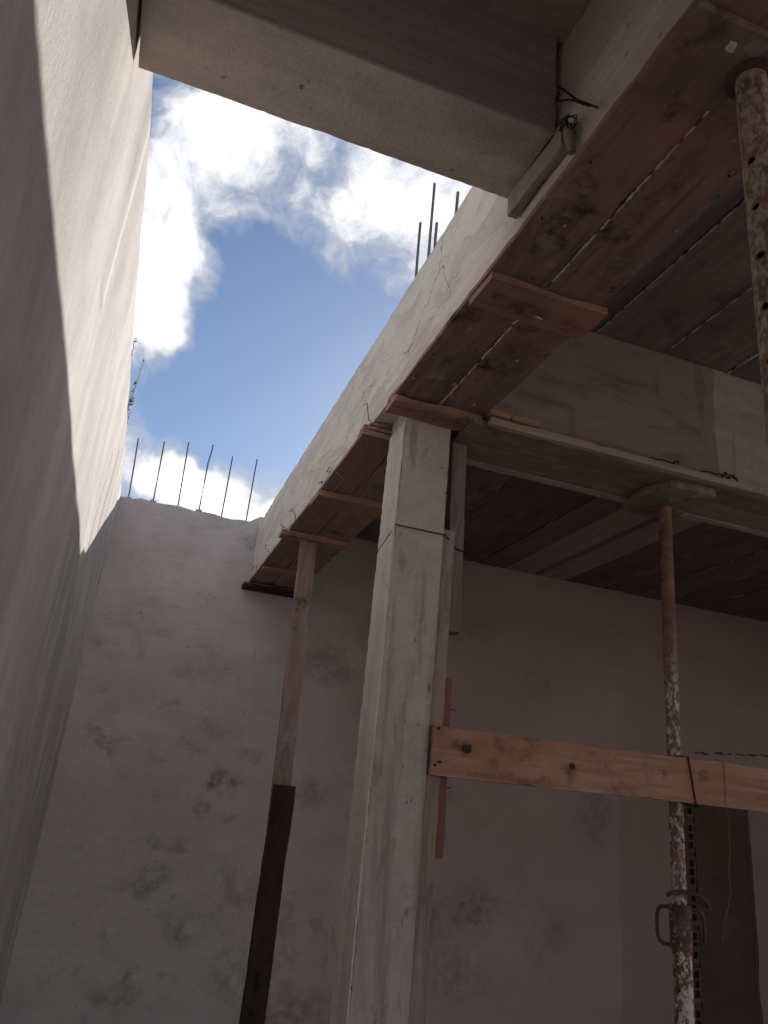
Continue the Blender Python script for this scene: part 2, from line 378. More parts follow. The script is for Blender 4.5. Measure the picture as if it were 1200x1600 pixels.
# ------------------------------------------------------------------ object helpers
ROOT = {}
def obj(name, verts, faces, mat, parent=None, smooth=None, **props):
    vs_ = [W(*v) for v in verts]
    lo = [min(v[i] for v in vs_) for i in range(3)]
    hi = [max(v[i] for v in vs_) for i in range(3)]
    org = Vector(((lo[0] + hi[0]) / 2, (lo[1] + hi[1]) / 2, lo[2]))
    me = bpy.data.meshes.new(name)
    me.from_pydata([v - org for v in vs_], [], faces)
    me.materials.append(MATS[mat])
    if smooth:
        me.polygons.foreach_set('use_smooth', [True] * len(me.polygons))
        me.set_sharp_from_angle(angle=math.radians(smooth))
    me.update()
    o = bpy.data.objects.new(name, me)
    COL.objects.link(o)
    ROOT[o.name] = org
    if parent:
        o.parent = parent
        o.location = org - ROOT[parent.name]
    else:
        o.location = org
    for k, v in props.items():
        o[k] = v
    return o
def thing(name, at, label, category, group=None):
    o = bpy.data.objects.new(name, None)
    COL.objects.link(o)
    o.empty_display_size = .1
    o.location = W(*at)
    ROOT[o.name] = W(*at)
    o['label'], o['category'] = label, category
    if group:
        o['group'] = group
    return o

def grid_box(x0, x1, y0, y1, z0, z1, step=.05, amp=.003, chip=.006, freq=6.0, lean=None, bow=0.0, steps=None):
    """box cut into small quads, faces slightly uneven, arrises chipped"""
    sx, sy, sz = steps or (step, step, step)
    nx, ny, nz = (max(1, min(260, math.ceil((b - a) / s - 1e-6))) for a, b, s in ((x0, x1, sx), (y0, y1, sy), (z0, z1, sz)))
    idx, verts, faces = {}, [], []
    def v(i, j, k):
        if (i, j, k) in idx:
            return idx[(i, j, k)]
        p = Vector((x0 + (x1 - x0) * i / nx, y0 + (y1 - y0) * j / ny, z0 + (z1 - z0) * k / nz))
        q = p + noise.noise_vector(p * freq) * amp
        on = (i in (0, nx)) + (j in (0, ny)) + (k in (0, nz))
        if on >= 2 and chip:
            t = max(0.0, noise.noise(p * 47.0 + Vector((3, 5, 7)))) ** 1.3 * chip * 2.2 + chip * .12
            c = Vector(((x0 + x1) / 2 if i in (0, nx) else p.x, (y0 + y1) / 2 if j in (0, ny) else p.y, (z0 + z1) / 2 if k in (0, nz) else p.z))
            dv = c - p
            if dv.length > 1e-6:
                q += Vector([math.copysign(min(abs(w) * .4, t), w) if w else 0 for w in dv])
        if bow:
            q.z += bow * math.sin(math.pi * i / nx) * (nx > ny) + bow * math.sin(math.pi * j / ny) * (ny >= nx)
        if lean:
            q += Vector(lean) * (k / nz)
        idx[(i, j, k)] = len(verts)
        verts.append(q)
        return idx[(i, j, k)]
    for i in range(nx):
        for j in range(ny):
            faces.append((v(i, j, 0), v(i, j + 1, 0), v(i + 1, j + 1, 0), v(i + 1, j, 0)))
            faces.append((v(i, j, nz), v(i + 1, j, nz), v(i + 1, j + 1, nz), v(i, j + 1, nz)))
    for i in range(nx):
        for k in range(nz):
            faces.append((v(i, 0, k), v(i + 1, 0, k), v(i + 1, 0, k + 1), v(i, 0, k + 1)))
            faces.append((v(i, ny, k), v(i, ny, k + 1), v(i + 1, ny, k + 1), v(i + 1, ny, k)))
    for j in range(ny):
        for k in range(nz):
            faces.append((v(0, j, k), v(0, j, k + 1), v(0, j + 1, k + 1), v(0, j + 1, k)))
            faces.append((v(nx, j, k), v(nx, j + 1, k), v(nx, j + 1, k + 1), v(nx, j, k + 1)))
    return verts, faces
def box(name, ext, mat, parent=None, smooth=40, props=None, **kw):
    v, f = grid_box(*ext, **kw)
    return obj(name, v, f, mat, parent, smooth, **(props or {}))
def board(name, ext, mat, parent=None, **kw):
    """a sawn board: long faces a little uneven, ends and edges worn"""
    L = [ext[1] - ext[0], ext[3] - ext[2], ext[5] - ext[4]]
    st = [.09 if l == max(L) else max(l / 4, .02) if l > .08 else l / 2 for l in L]
    a = dict(steps=tuple(st), amp=.002, chip=.0035, freq=4.0)
    a.update(kw)
    return box(name, ext, mat, parent, **a)
def sweep(points, r, n=8, caps=True):
    """tube along a polyline; r a number or a list"""
    pts = [Vector(p) for p in points]
    rs = r if isinstance(r, (list, tuple)) else [r] * len(pts)
    verts, faces = [], []
    t0 = (pts[1] - pts[0]).normalized()
    up = Vector((0, 0, 1)) if abs(t0.z) < .9 else Vector((1, 0, 0))
    u = t0.cross(up).normalized()
    for i, p in enumerate(pts):
        t = (pts[min(i + 1, len(pts) - 1)] - pts[max(i - 1, 0)]).normalized()
        u = (u - t * u.dot(t)).normalized()
        w = t.cross(u)
        for k in range(n):
            a = 2 * math.pi * k / n
            verts.append(p + (u * math.cos(a) + w * math.sin(a)) * rs[i])
    for i in range(len(pts) - 1):
        for k in range(n):
            a, b = i * n + k, i * n + (k + 1) % n
            faces.append((a, b, b + n, a + n))
    if caps:
        faces.append(tuple(range(n - 1, -1, -1)))
        faces.append(tuple((len(pts) - 1) * n + k for k in range(n)))
    return verts, faces
def rod(name, points, r, mat, parent=None, n=8, **props):
    v, f = sweep(points, r, n)
    return obj(name, v, f, mat, parent, 50, **props)
def join(parts):
    V, F = [], []
    for v, f in parts:
        b = len(V)
        V += list(v)
        F += [tuple(i + b for i in q) for q in f]
    return V, F
def wander(a, b, n, amp, seed=0):
    a, b = Vector(a), Vector(b)
    return [a.lerp(b, i / n) + (noise.noise_vector(Vector((seed * 3.1, i * .7, seed))) * amp if 0 < i < n else Vector()) for i in range(n + 1)]

# ------------------------------------------------------------------ ground
g0 = 1500
obj('ground', [(-g0, -g0, FLOOR), (g0, -g0, FLOOR), (g0, g0, FLOOR), (-g0, g0, FLOOR)], [(0, 1, 2, 3)], 'ground_dirt', kind='structure')

# ------------------------------------------------------------------ left courtyard wall
XL, YB, TOP, SOF = -.33, 6.86, 2.36, 2.43
def wall_left():
    ys = [-4.2, -3.6] + [-3 + .1 * i for i in range(99)] + [YB, YB + .2]
    zs = [FLOOR + (TOP - FLOOR) * k / 44 for k in range(45)]
    V, F = [], []
    for i, y in enumerate(ys):
        for k, z in enumerate(zs):
            p = Vector((0, y, z))
            dx = noise.noise(p * 1.1) * .010 + noise.noise(p * 3.3) * .004
            dz = (noise.noise(p * 9) * .010 - .004) if k == 44 else 0
            V.append((XL + dx, y, z + dz))
    n = len(zs)
    for i in range(len(ys) - 1):
        for k in range(n - 1):
            F.append((i * n + k, (i + 1) * n + k, (i + 1) * n + k + 1, i * n + k + 1))
    b = len(V)
    for i, y in enumerate(ys):
        V.append((XL - .2, y, V[i * n + n - 1][2]))
        V.append((XL - .2, y, FLOOR))
    for i in range(len(ys) - 1):
        F.append((i * n + n - 1, (i + 1) * n + n - 1, b + 2 * i + 2, b + 2 * i))
        F.append((b + 2 * i, b + 2 * i + 2, b + 2 * i + 3, b + 2 * i + 1))
    e = (len(ys) - 1)
    F.append(tuple([k for k in range(n - 1, -1, -1)] + [b + 1, b]))
    F.append(tuple([e * n + k for k in range(n)] + [b + 2 * e, b + 2 * e + 1]))
    o = obj('plastered_wall', V, F, 'plaster_left', smooth=50)
    o['label'] = 'tall smooth plastered wall on the left with a wedge of sunlight on it'
    o['category'] = 'wall'
    return o
wall_left()

# ------------------------------------------------------------------ back wall with its opening
NX0, NX1, NZ = 5.55, 6.455, .5
def wall_back():
    root = thing('plastered_wall', (3.5, YB + .1, FLOOR), 'stained grey plastered back wall with six bare rods on its top edge', 'wall')
    x0, x1 = XL - .06, 8.6
    xs = sorted(set([round(x0 + (x1 - x0) * i / 110, 4) for i in range(111) if min(abs(x0 + (x1 - x0) * i / 110 - q) for q in (NX0, NX1, .93)) > .03] + [NX0, NX1, .93]))
    zs = sorted(set([round(FLOOR + (TOP - FLOOR) * k / 50, 4) for k in range(51) if abs(FLOOR + (TOP - FLOOR) * k / 50 - NZ) > .03] + [NZ]))
    V, F = [], []
    n = len(zs)
    for i, x in enumerate(xs):
        for k, z in enumerate(zs):
            p = Vector((x, 1.7, z))
            dy = noise.noise(p * 1.2) * .010 + noise.noise(p * 4) * .004
            dy -= .016 * math.exp(-((x - 5.08 - .02 * noise.noise(p * 2)) / .035) ** 2) * (1 if z < .45 else 0)
            dx = noise.noise(p * 8) * .018 if x in (NX0, NX1) and z < NZ else 0
            dz = 0
            if k == n - 1:
                dz = noise.noise(p * 7) * .022 + noise.noise(p * 19) * .012 if x < .93 else SOF - TOP
            V.append((x + dx, YB + dy, z + dz))
    inside = lambda i, k: xs[i] >= NX0 - 1e-4 and xs[i + 1] <= NX1 + 1e-4 and zs[k + 1] <= NZ + 1e-4
    for i in range(len(xs) - 1):
        for k in range(n - 1):
            if not inside(i, k):
                F.append((i * n + k, (i + 1) * n + k, (i + 1) * n + k + 1, i * n + k + 1))
    b = len(V)
    for i, x in enumerate(xs):           # top and back
        V.append((x, YB + .2, V[i * n + n - 1][2]))
        V.append((x, YB + .2, FLOOR))
    for i in range(len(xs) - 1):
        F.append((i * n + n - 1, (i + 1) * n + n - 1, b + 2 * i + 2, b + 2 * i))
        F.append((b + 2 * i, b + 2 * i + 2, b + 2 * i + 3, b + 2 * i + 1))
    # jambs and head of the recess
    i0, i1, kz = xs.index(NX0), xs.index(NX1), zs.index(NZ)
    dpt = .09
    for ii in (i0, i1):
        c = len(V)
        for k in range(kz + 1):
            q = V[ii * n + k]
            V.append((q[0], YB + dpt, q[2]))
        for k in range(kz):
            F.append((ii * n + k, ii * n + k + 1, c + k + 1, c + k))
    c = len(V)
    for i in range(i0, i1 + 1):
        q = V[i * n + kz]
        V.append((q[0], YB + dpt, q[2]))
    for i in range(i0, i1):
        F.append((i * n + kz, (i + 1) * n + kz, c + i - i0 + 1, c + i - i0))
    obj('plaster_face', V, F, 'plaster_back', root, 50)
    box('concrete_infill', (5.80, 6.50, YB + .045, YB + .12, FLOOR, NZ + .02), 'dark_concrete', root, step=.07, amp=.006, chip=.01)
    # hollow clay bricks laid on end beside it
    bh, pitch = .285, .325
    bv, bf, iv, if_ = [], [], [], []
    def quad(V, F, a, b2, c2, d2):
        s = len(V)
        V += [a, b2, c2, d2]
        F.append((s, s + 1, s + 2, s + 3))
    xa = [5.57, 5.60, 5.672, 5.695, 5.765, 5.788]
    za = [0, .035, .095, .115, .175, .195, .255, bh]
    y_f, y_b = YB + .035, YB + .085
    cells = []
    for a in range(5):
        for k in range(7):
            hole = a in (1, 3) and k in (1, 3, 5)
            X0, X1, Z0, Z1 = xa[a], xa[a + 1], za[k], za[k + 1]
            if not hole:
                quad(bv, bf, (X0, y_f, Z0), (X1, y_f, Z0), (X1, y_f, Z1), (X0, y_f, Z1))
            else:
                quad(bv, bf, (X0, y_f, Z0), (X0, y_f, Z1), (X0, y_b, Z1), (X0, y_b, Z0))
                quad(bv, bf, (X1, y_f, Z0), (X1, y_b, Z0), (X1, y_b, Z1), (X1, y_f, Z1))
                quad(bv, bf, (X0, y_f, Z0), (X0, y_b, Z0), (X1, y_b, Z0), (X1, y_f, Z0))
                quad(bv, bf, (X0, y_f, Z1), (X1, y_f, Z1), (X1, y_b, Z1), (X0, y_b, Z1))
    quad(bv, bf, (xa[0], y_b + .002, 0), (xa[-1], y_b + .002, 0), (xa[-1], y_b + .002, bh), (xa[0], y_b + .002, bh))
    quad(bv, bf, (xa[-1], y_f, 0), (xa[-1], y_b, 0), (xa[-1], y_b, bh), (xa[-1], y_f, bh))
    quad(bv, bf, (xa[0], y_f, bh), (xa[-1], y_f, bh), (xa[-1], y_b, bh), (xa[0], y_b, bh))
    quad(bv, bf, (xa[0], y_f, 0), (xa[-1], y_f, 0), (xa[-1], y_b, 0), (xa[0], y_b, 0))
    first = None
    for i in range(7):
        z = .19 - i * pitch
        if first is None:
            first = obj('brick', [(v[0], v[1], v[2] + z) for v in bv], bf, 'clay', root)
            fz = z
        else:
            o = first.copy()
            COL.objects.link(o)
            o.parent = root
            o.location = first.location + Vector((K * rnd.uniform(-.006, .006), 0, K * (z - fz)))
        box('mortar_joint', (5.575, 5.785, YB + .048, YB + .085, z - (pitch - bh) + .001, z - .001), 'dark_concrete', root, step=.03, amp=.004, chip=.003)
    # starter bars on the top edge
    bars = [((-.259, 2.36), (-.299, 2.975)), ((-.047, 2.36), (-.063, 3.0)), ((.178, 2.36), (.157, 3.045)), ((.371, 2.35), (.371, 3.079)), ((.584, 2.34), (.587, 3.01)), ((.816, 2.34), (.822, 3.04))]
    for i, (a, b2) in enumerate(bars):
        pts = []
        for t in range(25):
            s = t / 24
            x = a[0] + (b2[0] - a[0]) * s + .002 * math.sin(2 * s + i)
            if i == 3 and s > .75:
                x += .014 * math.sin((s - .75) * 6.28)
            pts.append((x, 6.95 + .01 * math.sin(3 * s + i), a[1] - .05 + (b2[1] - a[1] + .05) * s))
        rod('rebar', pts, .0068, 'rebar_steel', root)
        if i in (0, 1, 2, 3):
            v, f = grid_box(a[0] - .03, a[0] + .03, 6.91, 6.98, 2.335, 2.385 + .012 * (i % 2), step=.018, amp=.012, chip=.014, freq=30)
            obj('mortar_lump', v, f, 'slab_concrete', root, 60)
    # rough joint line in the plaster above the plank
    segs = []
    x = 5.80
    while x < 7.4:
        l = rnd.uniform(.06, .2)
        z = .835 + (x - 5.8) * .08
        segs.append(sweep([(x, YB - .004, z + rnd.uniform(-.008, .008)), (x + l / 2, YB - .012, z + rnd.uniform(-.008, .008)), (x + l, YB - .004, z + rnd.uniform(-.008, .008))], [.004, rnd.uniform(.008, .018), .004], 6))
        x += l + rnd.uniform(-.01, .07)
    v, f = join(segs)
    obj('plaster_joint', v, f, 'dark_concrete', root, 60, kind='stuff')
    return root
wall_back()


box('unseen_light_blocker', (8.61, 8.8, 2.0, YB + .2, FLOOR, SOF + .1), 'plaster_back', None, props=dict(kind='structure'), step=.4, amp=.004, chip=0)  # unseen wall, added to cut the side light into the room

# ------------------------------------------------------------------ long beam over the column line
beam = thing('concrete_beam', (1.15, 2, 1.785), 'long pale concrete beam running from overhead back to the far wall', 'beam')
box('beam_body', (.93, 1.36, -4.2, YB - .002, 1.787, TOP), 'beam_concrete', beam, step=.05, steps=(.07, .03, .045), amp=.002, chip=.0035)
box('upstand', (1.16, 1.362, -4.2, YB - .002, TOP + .001, SOF - .002), 'beam_concrete', beam, step=.1, amp=.002)
for a, b2, bend in (((1.155, 3.525, 2.40), (1.155, 3.565, 3.335), .004), ((1.155, 3.345, 2.40), (1.155, 3.367, 3.468), 0), ((1.155, 3.20, 2.40), (1.155, 3.27, 3.092), .02), ((1.155, 2.985, 2.40), (1.155, 2.975, 3.06), 0)):
    a, b2 = Vector(a), Vector(b2)
    rod('rebar', [a.lerp(b2, t / 20) + Vector((0, bend * math.sin(t * .5) * .4, 0)) for t in range(21)], .0085, 'rebar_steel', beam)

# ------------------------------------------------------------------ beam across the courtyard and the slab overhead
cb = thing('concrete_beam', (.3, 1.71, 1.96), 'deep concrete beam crossing the open courtyard against the sky', 'beam')
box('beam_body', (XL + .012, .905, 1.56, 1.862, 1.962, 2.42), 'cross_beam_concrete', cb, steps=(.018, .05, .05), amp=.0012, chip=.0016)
box('rough_joint', (.895, .928, 1.585, 1.85, 1.99, 2.33), 'slab_concrete', cb, step=.025, amp=.012, chip=.012, freq=22)
sl = box('concrete_slab', (XL - .2, 1.12, -4.2, 1.80, 2.364, 2.47), 'slab_concrete', None, step=.06, amp=.006, chip=.006)
sl['label'] = 'small rough concrete slab overhead above the dark crossing beam'
sl['category'] = 'slab'
o = board('form_strip', (.892, .926, 1.50, 1.83, 1.85, 1.945), 'ledger_wood', None, amp=.006, chip=.008)
o['label'] = 'short pale board strip caught between the crossing beam and the long beam'
o['category'] = 'board'
w = thing('tie_wire', (.92, 1.5, 1.85), 'black bent wire ends sticking out beside the crossing beam', 'wire')
rod('wire_strand', [(.915, 1.556, 2.15), (.90, 1.50, 2.07), (.905, 1.44, 1.97), (.91, 1.34, 1.835)], .0032, 'wire_steel', w, 6)
rod('wire_strand', [(.915, 1.556, 2.13), (.885, 1.51, 2.03), (.895, 1.45, 1.975), (.905, 1.37, 1.87)], .003, 'wire_steel', w, 6)
b3 = thing('wood_peg', (.9, 1.46, 1.80), 'small wooden peg wound with wire on the long beam', 'peg')
rod('peg', [(.912, 1.47, 1.80), (.905, 1.475, 1.86), (.90, 1.48, 1.905)], [.012, .016, .014], 'ledger_wood', b3, 8)
for s in range(4):
    pts = [(.90 + .022 * math.cos(a * 1.1 + s), 1.475 + .03 * math.sin(a * 1.3 + s * 2), 1.885 + .014 * s * .6 + .012 * math.sin(a + s)) for a in range(7)]
    rod('wire_strand', pts, .0026, 'wire_steel', b3, 6)

# ------------------------------------------------------------------ column
cl = thing('concrete_column', (1.138, 3.178, FLOOR), 'square bare concrete column carrying the long beam', 'column')
box('lit_skim_coat', (1.0135, 1.0218, 3.069, 3.284, FLOOR + .005, 1.70), 'lit_skim_plaster', cl, steps=(.0083, .02, .022), amp=.0012, chip=.0035, freq=14)  # thin ragged layer; its pale colour carries the bounce light on the left face
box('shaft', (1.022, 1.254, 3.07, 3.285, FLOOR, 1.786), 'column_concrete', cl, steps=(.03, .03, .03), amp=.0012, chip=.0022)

# ------------------------------------------------------------------ room side: beam, slab with boarded soffit
rb = thing('concrete_beam', (4, 3.1, 1.73), 'brown stained concrete beam running right from the column head', 'beam')
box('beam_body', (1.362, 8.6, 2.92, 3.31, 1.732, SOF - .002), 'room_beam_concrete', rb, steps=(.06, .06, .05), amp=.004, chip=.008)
rs = thing('concrete_slab', (4.8, 2, SOF), 'dark boarded slab ceiling over the room on the right', 'slab')
box('slab_body', (1.165, 8.6, -4.2, YB + .19, SOF, SOF + .10), 'slab_concrete', rs, steps=(.2, .2, .1), amp=.001, chip=0)
def seam(x, y0, y1, zc, dens, rw, parent, seed):
    """slurry that leaked through a board joint: ragged crumbs with gaps"""
    r = random.Random(seed)
    segs, y = [], y0
    while y < y1:
        l = r.uniform(.03, .16)
        if r.random() < dens:
            n = max(4, int(l / .010))
            pts = [(x + r.uniform(-.35, .35) * rw, y + l * i / n, zc + r.uniform(-.001, .002)) for i in range(n + 1)]
            segs.append(sweep(pts, [max(.0010, rw * r.uniform(.35, 1.05)) if 0 < i < n else .0008 for i in range(n + 1)], 5))
        y += l + r.uniform(-.005, .03)
    if segs:
        v, f = join(segs)
        obj('mortar_seam', v, f, 'mortar', parent, 60, kind='stuff')
bw = .418
xs_ = [1.366 + .18] + [1.366 + .18 + bw * i for i in range(1, 18)]
prev = 1.366
pale = (3.50, 4.35)
for i, x in enumerate(xs_):
    if x > 8.65:
        break
    zo = rnd.uniform(-.004, .004)
    board('soffit_board', (prev + .003, x - .003, -4.15, 2.914, SOF - .026 + zo, SOF - .005 + zo), 'soffit_wood', rs, steps=(.1, .25, .02), amp=.002, chip=.002)
    seam(x, -.2, 2.91, SOF - .030, (.35, .95, .9, .9, .5, .5)[i % 6] if i < 6 else .4, .0055 if i != 3 else .010, rs, i + 40)
    prev = x
far_x = [1.366, 1.66, 2.06, 2.47, 2.88, 3.20, 3.50, 3.83, 3.90, 4.22, 4.64, 5.06, 5.48, 5.9, 6.32, 6.74, 7.16, 7.58, 8.0, 8.5]
for i in range(len(far_x) - 1):
    zo = rnd.uniform(-.004, .004)
    mid = (far_x[i] + far_x[i + 1]) / 2
    pal = 3.5 < mid < 4.22 and far_x[i + 1] - far_x[i] > .1
    board('soffit_board', (far_x[i] + .003, far_x[i + 1] - .003, 3.318, YB - .015, SOF - .026 + zo, SOF - .005 + zo), 'soffit_wood_pale' if pal else 'soffit_wood', rs, steps=(.1, .25, .02), amp=.002, chip=.002)
    if far_x[i + 1] < 8 and i != 7:
        seam(far_x[i + 1], 3.4, YB - .1, SOF - .030, (.12, .35, .3, .06, .04, .05, .1, .1, .1, .5, .25, .2)[i % 12], .0045, rs, i + 80)

# ------------------------------------------------------------------ formwork under the long beam, near run
fw = thing('beam_formwork', (1.14, 1.2, 1.71), 'reddish plank formwork under the near half of the long beam', 'formwork')
board('plank', (.914, 1.1325, -.9, 3.055, 1.760, 1.784), 'form_wood', fw, steps=(.07, .07, .012), chip=.006)
board('plank', (1.1375, 1.368, -.9, 3.05, 1.7585, 1.783), 'form_wood', fw, steps=(.07, .07, .012), chip=.006)
seam(1.135, -.2, 3.05, 1.7575, .97, .0052, fw, 5)
board('batten', (.905, 1.385, .945, 1.165, 1.731, 1.757), 'form_wood', fw, chip=.008)
board('batten', (.905, 1.37, .50, .70, 1.731, 1.757), 'batten_wood', fw, chip=.008)
board('batten', (.918, 1.388, 1.985, 2.165, 1.726, 1.757), 'batten_wood', fw, chip=.006, amp=.003)
board('batten', (.912, 1.352, 2.93, 3.064, 1.716, 1.757), 'batten_wood', fw, chip=.007)
rod('nail', [(1.16, 2.11, 1.728), (1.185, 2.10, 1.715)], .003, 'mortar', fw, 6)
rod('nail', [(1.12, 2.16, 1.728), (1.10, 2.17, 1.712)], .003, 'mortar', fw, 6)
for i_ in range(14):
    x_, y_ = rnd.choice((.945, 1.10, 1.165, 1.335)) + rnd.uniform(-.012, .012), rnd.uniform(.3, 2.9)
    v, f = sweep([(x_, y_, 1.7605), (x_, y_, 1.7560)], .0042, 8)
    obj('nail_head', v, f, 'wire_steel', fw)
for i_ in range(16):
    x_, y_, r_ = rnd.uniform(.93, 1.35), rnd.uniform(.4, 2.9), rnd.uniform(.003, .008)
    v, f = grid_box(x_ - r_, x_ + r_, y_ - r_ * 1.5, y_ + r_ * 1.5, 1.7555, 1.7605, step=.004, amp=.0025, chip=.004, freq=90)
    obj('cement_splash', v, f, 'slab_concrete', fw, 60)
v, f = grid_box(1.03, 1.05, .985, 1.005, 1.72, 1.735, step=.007, amp=.004, chip=.003, freq=60)
obj('plaster_spot', v, f, 'mortar', fw, 60)

# ------------------------------------------------------------------ formwork, far run
ff = thing('beam_formwork', (1.14, 5, 1.70), 'darker plank formwork under the far half of the long beam', 'formwork')
board('plank', (.912, 1.118, 3.292, YB - .02, 1.760, 1.784), 'form_wood_far', ff, steps=(.07, .07, .012), chip=.012)
board('plank', (1.122, 1.368, 3.292, YB - .02, 1.7585, 1.783), 'form_wood_far', ff, steps=(.07, .07, .012), chip=.008)
seam(1.12, 3.4, 6.6, 1.7575, .12, .004, ff, 15)
board('batten', (.882, 1.36, 3.295, 3.375, 1.733, 1.757), 'form_wood_far', ff)
board('batten', (.878, 1.36, 3.293, 3.40, 1.700, 1.731), 'batten_wood', ff)
board('batten', (.90, 1.37, 4.25, 4.46, 1.716, 1.757), 'batten_wood', ff)
board('batten', (.862, 1.35, 5.12, 5.24, 1.722, 1.757), 'batten_wood', ff)
board('batten', (.925, 1.36, 6.12, 6.22, 1.732, 1.757), 'batten_wood', ff)
board('batten', (.86, 1.42, 6.70, 6.835, 1.70, 1.735), 'dark_post_wood', ff)
board('batten', (.87, 1.40, 6.74, 6.83, 1.737, 1.757), 'form_wood_far', ff)
v, f = [(.91, 3.50, 1.752), (.99, 3.60, 1.735), (.915, 3.53, 1.752), (.91, 3.50, 1.745), (.99, 3.60, 1.732), (.915, 3.53, 1.745)], [(0, 1, 2), (3, 5, 4), (0, 3, 4, 1), (1, 4, 5, 2), (2, 5, 3, 0)]
obj('splinter', v, f, 'batten_wood', ff)
for i, y in enumerate((3.34, 3.42, 4.12, 4.30, 5.02, 5.10, 5.95, 6.50)):
    r_ = random.Random(i + 3)
    p = Vector((.926, y, 1.80 + r_.uniform(-.01, .04)))
    pts = [p]
    for _ in range(r_.randint(3, 6)):
        p = p + Vector((r_.uniform(-.022, .006), r_.uniform(-.045, .045), r_.uniform(-.028, .032)))
        pts.append(p)
    rod('tie_wire', pts, .0022, 'wire_steel', ff, 6)
rod('hanging_string', [(.91, 4.0, 1.79), (.93, 3.9, 1.72), (.955, 3.86, 1.68), (.93, 4.03, 1.655)], .0028, 'thread', ff, 6)

# ------------------------------------------------------------------ formwork under the room beam
rf = thing('beam_formwork', (4, 3.1, 1.69), 'weathered plank formwork under the brown room beam', 'formwork')
board('lip_board', (1.37, 8.5, 2.872, 2.915, 1.692, 1.730), 'lip_wood', rf, steps=(.05, .02, .02), chip=.004, amp=.0015)
board('plank', (1.30, 8.5, 2.918, 3.095, 1.697, 1.728), 'room_form_wood', rf, steps=(.08, .05, .02), amp=.0012)
board('plank', (1.30, 8.5, 3.107, 3.29, 1.699, 1.728), 'room_form_wood', rf, steps=(.08, .05, .02), amp=.0012)
board('lip_board', (1.30, 8.5, 3.294, 3.35, 1.694, 1.729), 'lip_wood', rf, steps=(.05, .02, .02), chip=.004, amp=.0015)
for i, (x0, x1) in enumerate(((1.36, 1.465), (1.472, 1.622))):
    o = board('wood_offcut', (x0, x1, 2.862, 2.898, 1.7335, 1.7625), 'plank_wood', None, steps=(.04, .02, .01))
    o['label'] = ('shorter wood offcut on the beam ledge, nearer the column', 'longer wood offcut on the beam ledge, farther from the column')[i]
    o['category'] = 'offcut'
for i, (x, lab) in enumerate(((2.36, 'thin wire twist on the ledge left of the beam joint'), (2.66, 'tangled wire knot on the ledge at the beam joint'))):
    t = thing('tie_wire', (x, 2.9, 1.73), lab, 'wire')
    rod('wire_strand', wander((x - .16, 2.90, 1.742), (x + .05, 2.885, 1.752), 9, .012, i + 1), .003, 'wire_steel', t, 6)
    rod('wire_strand', [(x + .05 + .02 * math.cos(a * .9), 2.885 + .01 * math.sin(a), 1.752 + .016 * math.sin(a * 1.3 + i)) for a in range(9)], .003, 'wire_steel', t, 6)
    if i:
        rod('wire_strand', [(x + .10 + .035 * math.cos(a * 1.2), 2.885 + .01 * math.sin(a * 1.4), 1.752 + .014 * math.sin(a * 2.1)) for a in range(11)], .0032, 'wire_steel', t, 6)

# ------------------------------------------------------------------ boards against the column
o = board('grey_board', (1.262, 1.338, 3.085, 3.118, FLOOR, 1.215), 'grey_wood', None, lean=(-.022, 0, 0), amp=.0018, chip=.005)
o['label'] = 'long weathered grey board standing against the right side of the column'
o['category'] = 'board'
o = board('timber_offcut', (1.322, 1.396, 3.13, 3.20, .755, 1.692), 'grey_wood', None, lean=(-.028, 0, 0), amp=.003)
o['label'] = 'squared timber hanging by wire at the column head'
o['category'] = 'timber'
o = board('red_stick', (1.342, 1.379, 3.125, 3.165, -.178, .545), 'red_wood', None, lean=(-.012, 0, 0))
o['label'] = 'reddish wooden stick upright behind the left end of the horizontal plank'
o['category'] = 'stick'
for z in (.42, .10):
    rod('nail', [(1.372, 3.15, z), (1.40, 3.145, z - .002)], .0025, 'wire_steel', o, 6)
# wire loop round column and timber
t = thing('tie_wire', (1.2, 3.1, 1.16), 'wire loop tied round the column and the hanging timber', 'wire')
zc = 1.178
loop = [(1.335, 3.121, zc - .03), (1.262, 3.066, zc), (1.14, 3.062, zc - .002), (1.017, 3.064, zc), (1.014, 3.12, zc - .03), (1.013, 3.29, zc - .075), (1.14, 3.293, zc - .07), (1.30, 3.29, zc - .06), (1.39, 3.21, zc - .05), (1.392, 3.124, zc - .045), (1.335, 3.121, zc - .03)]
rod('wire_strand', loop, .003, 'wire_steel', t, 6)

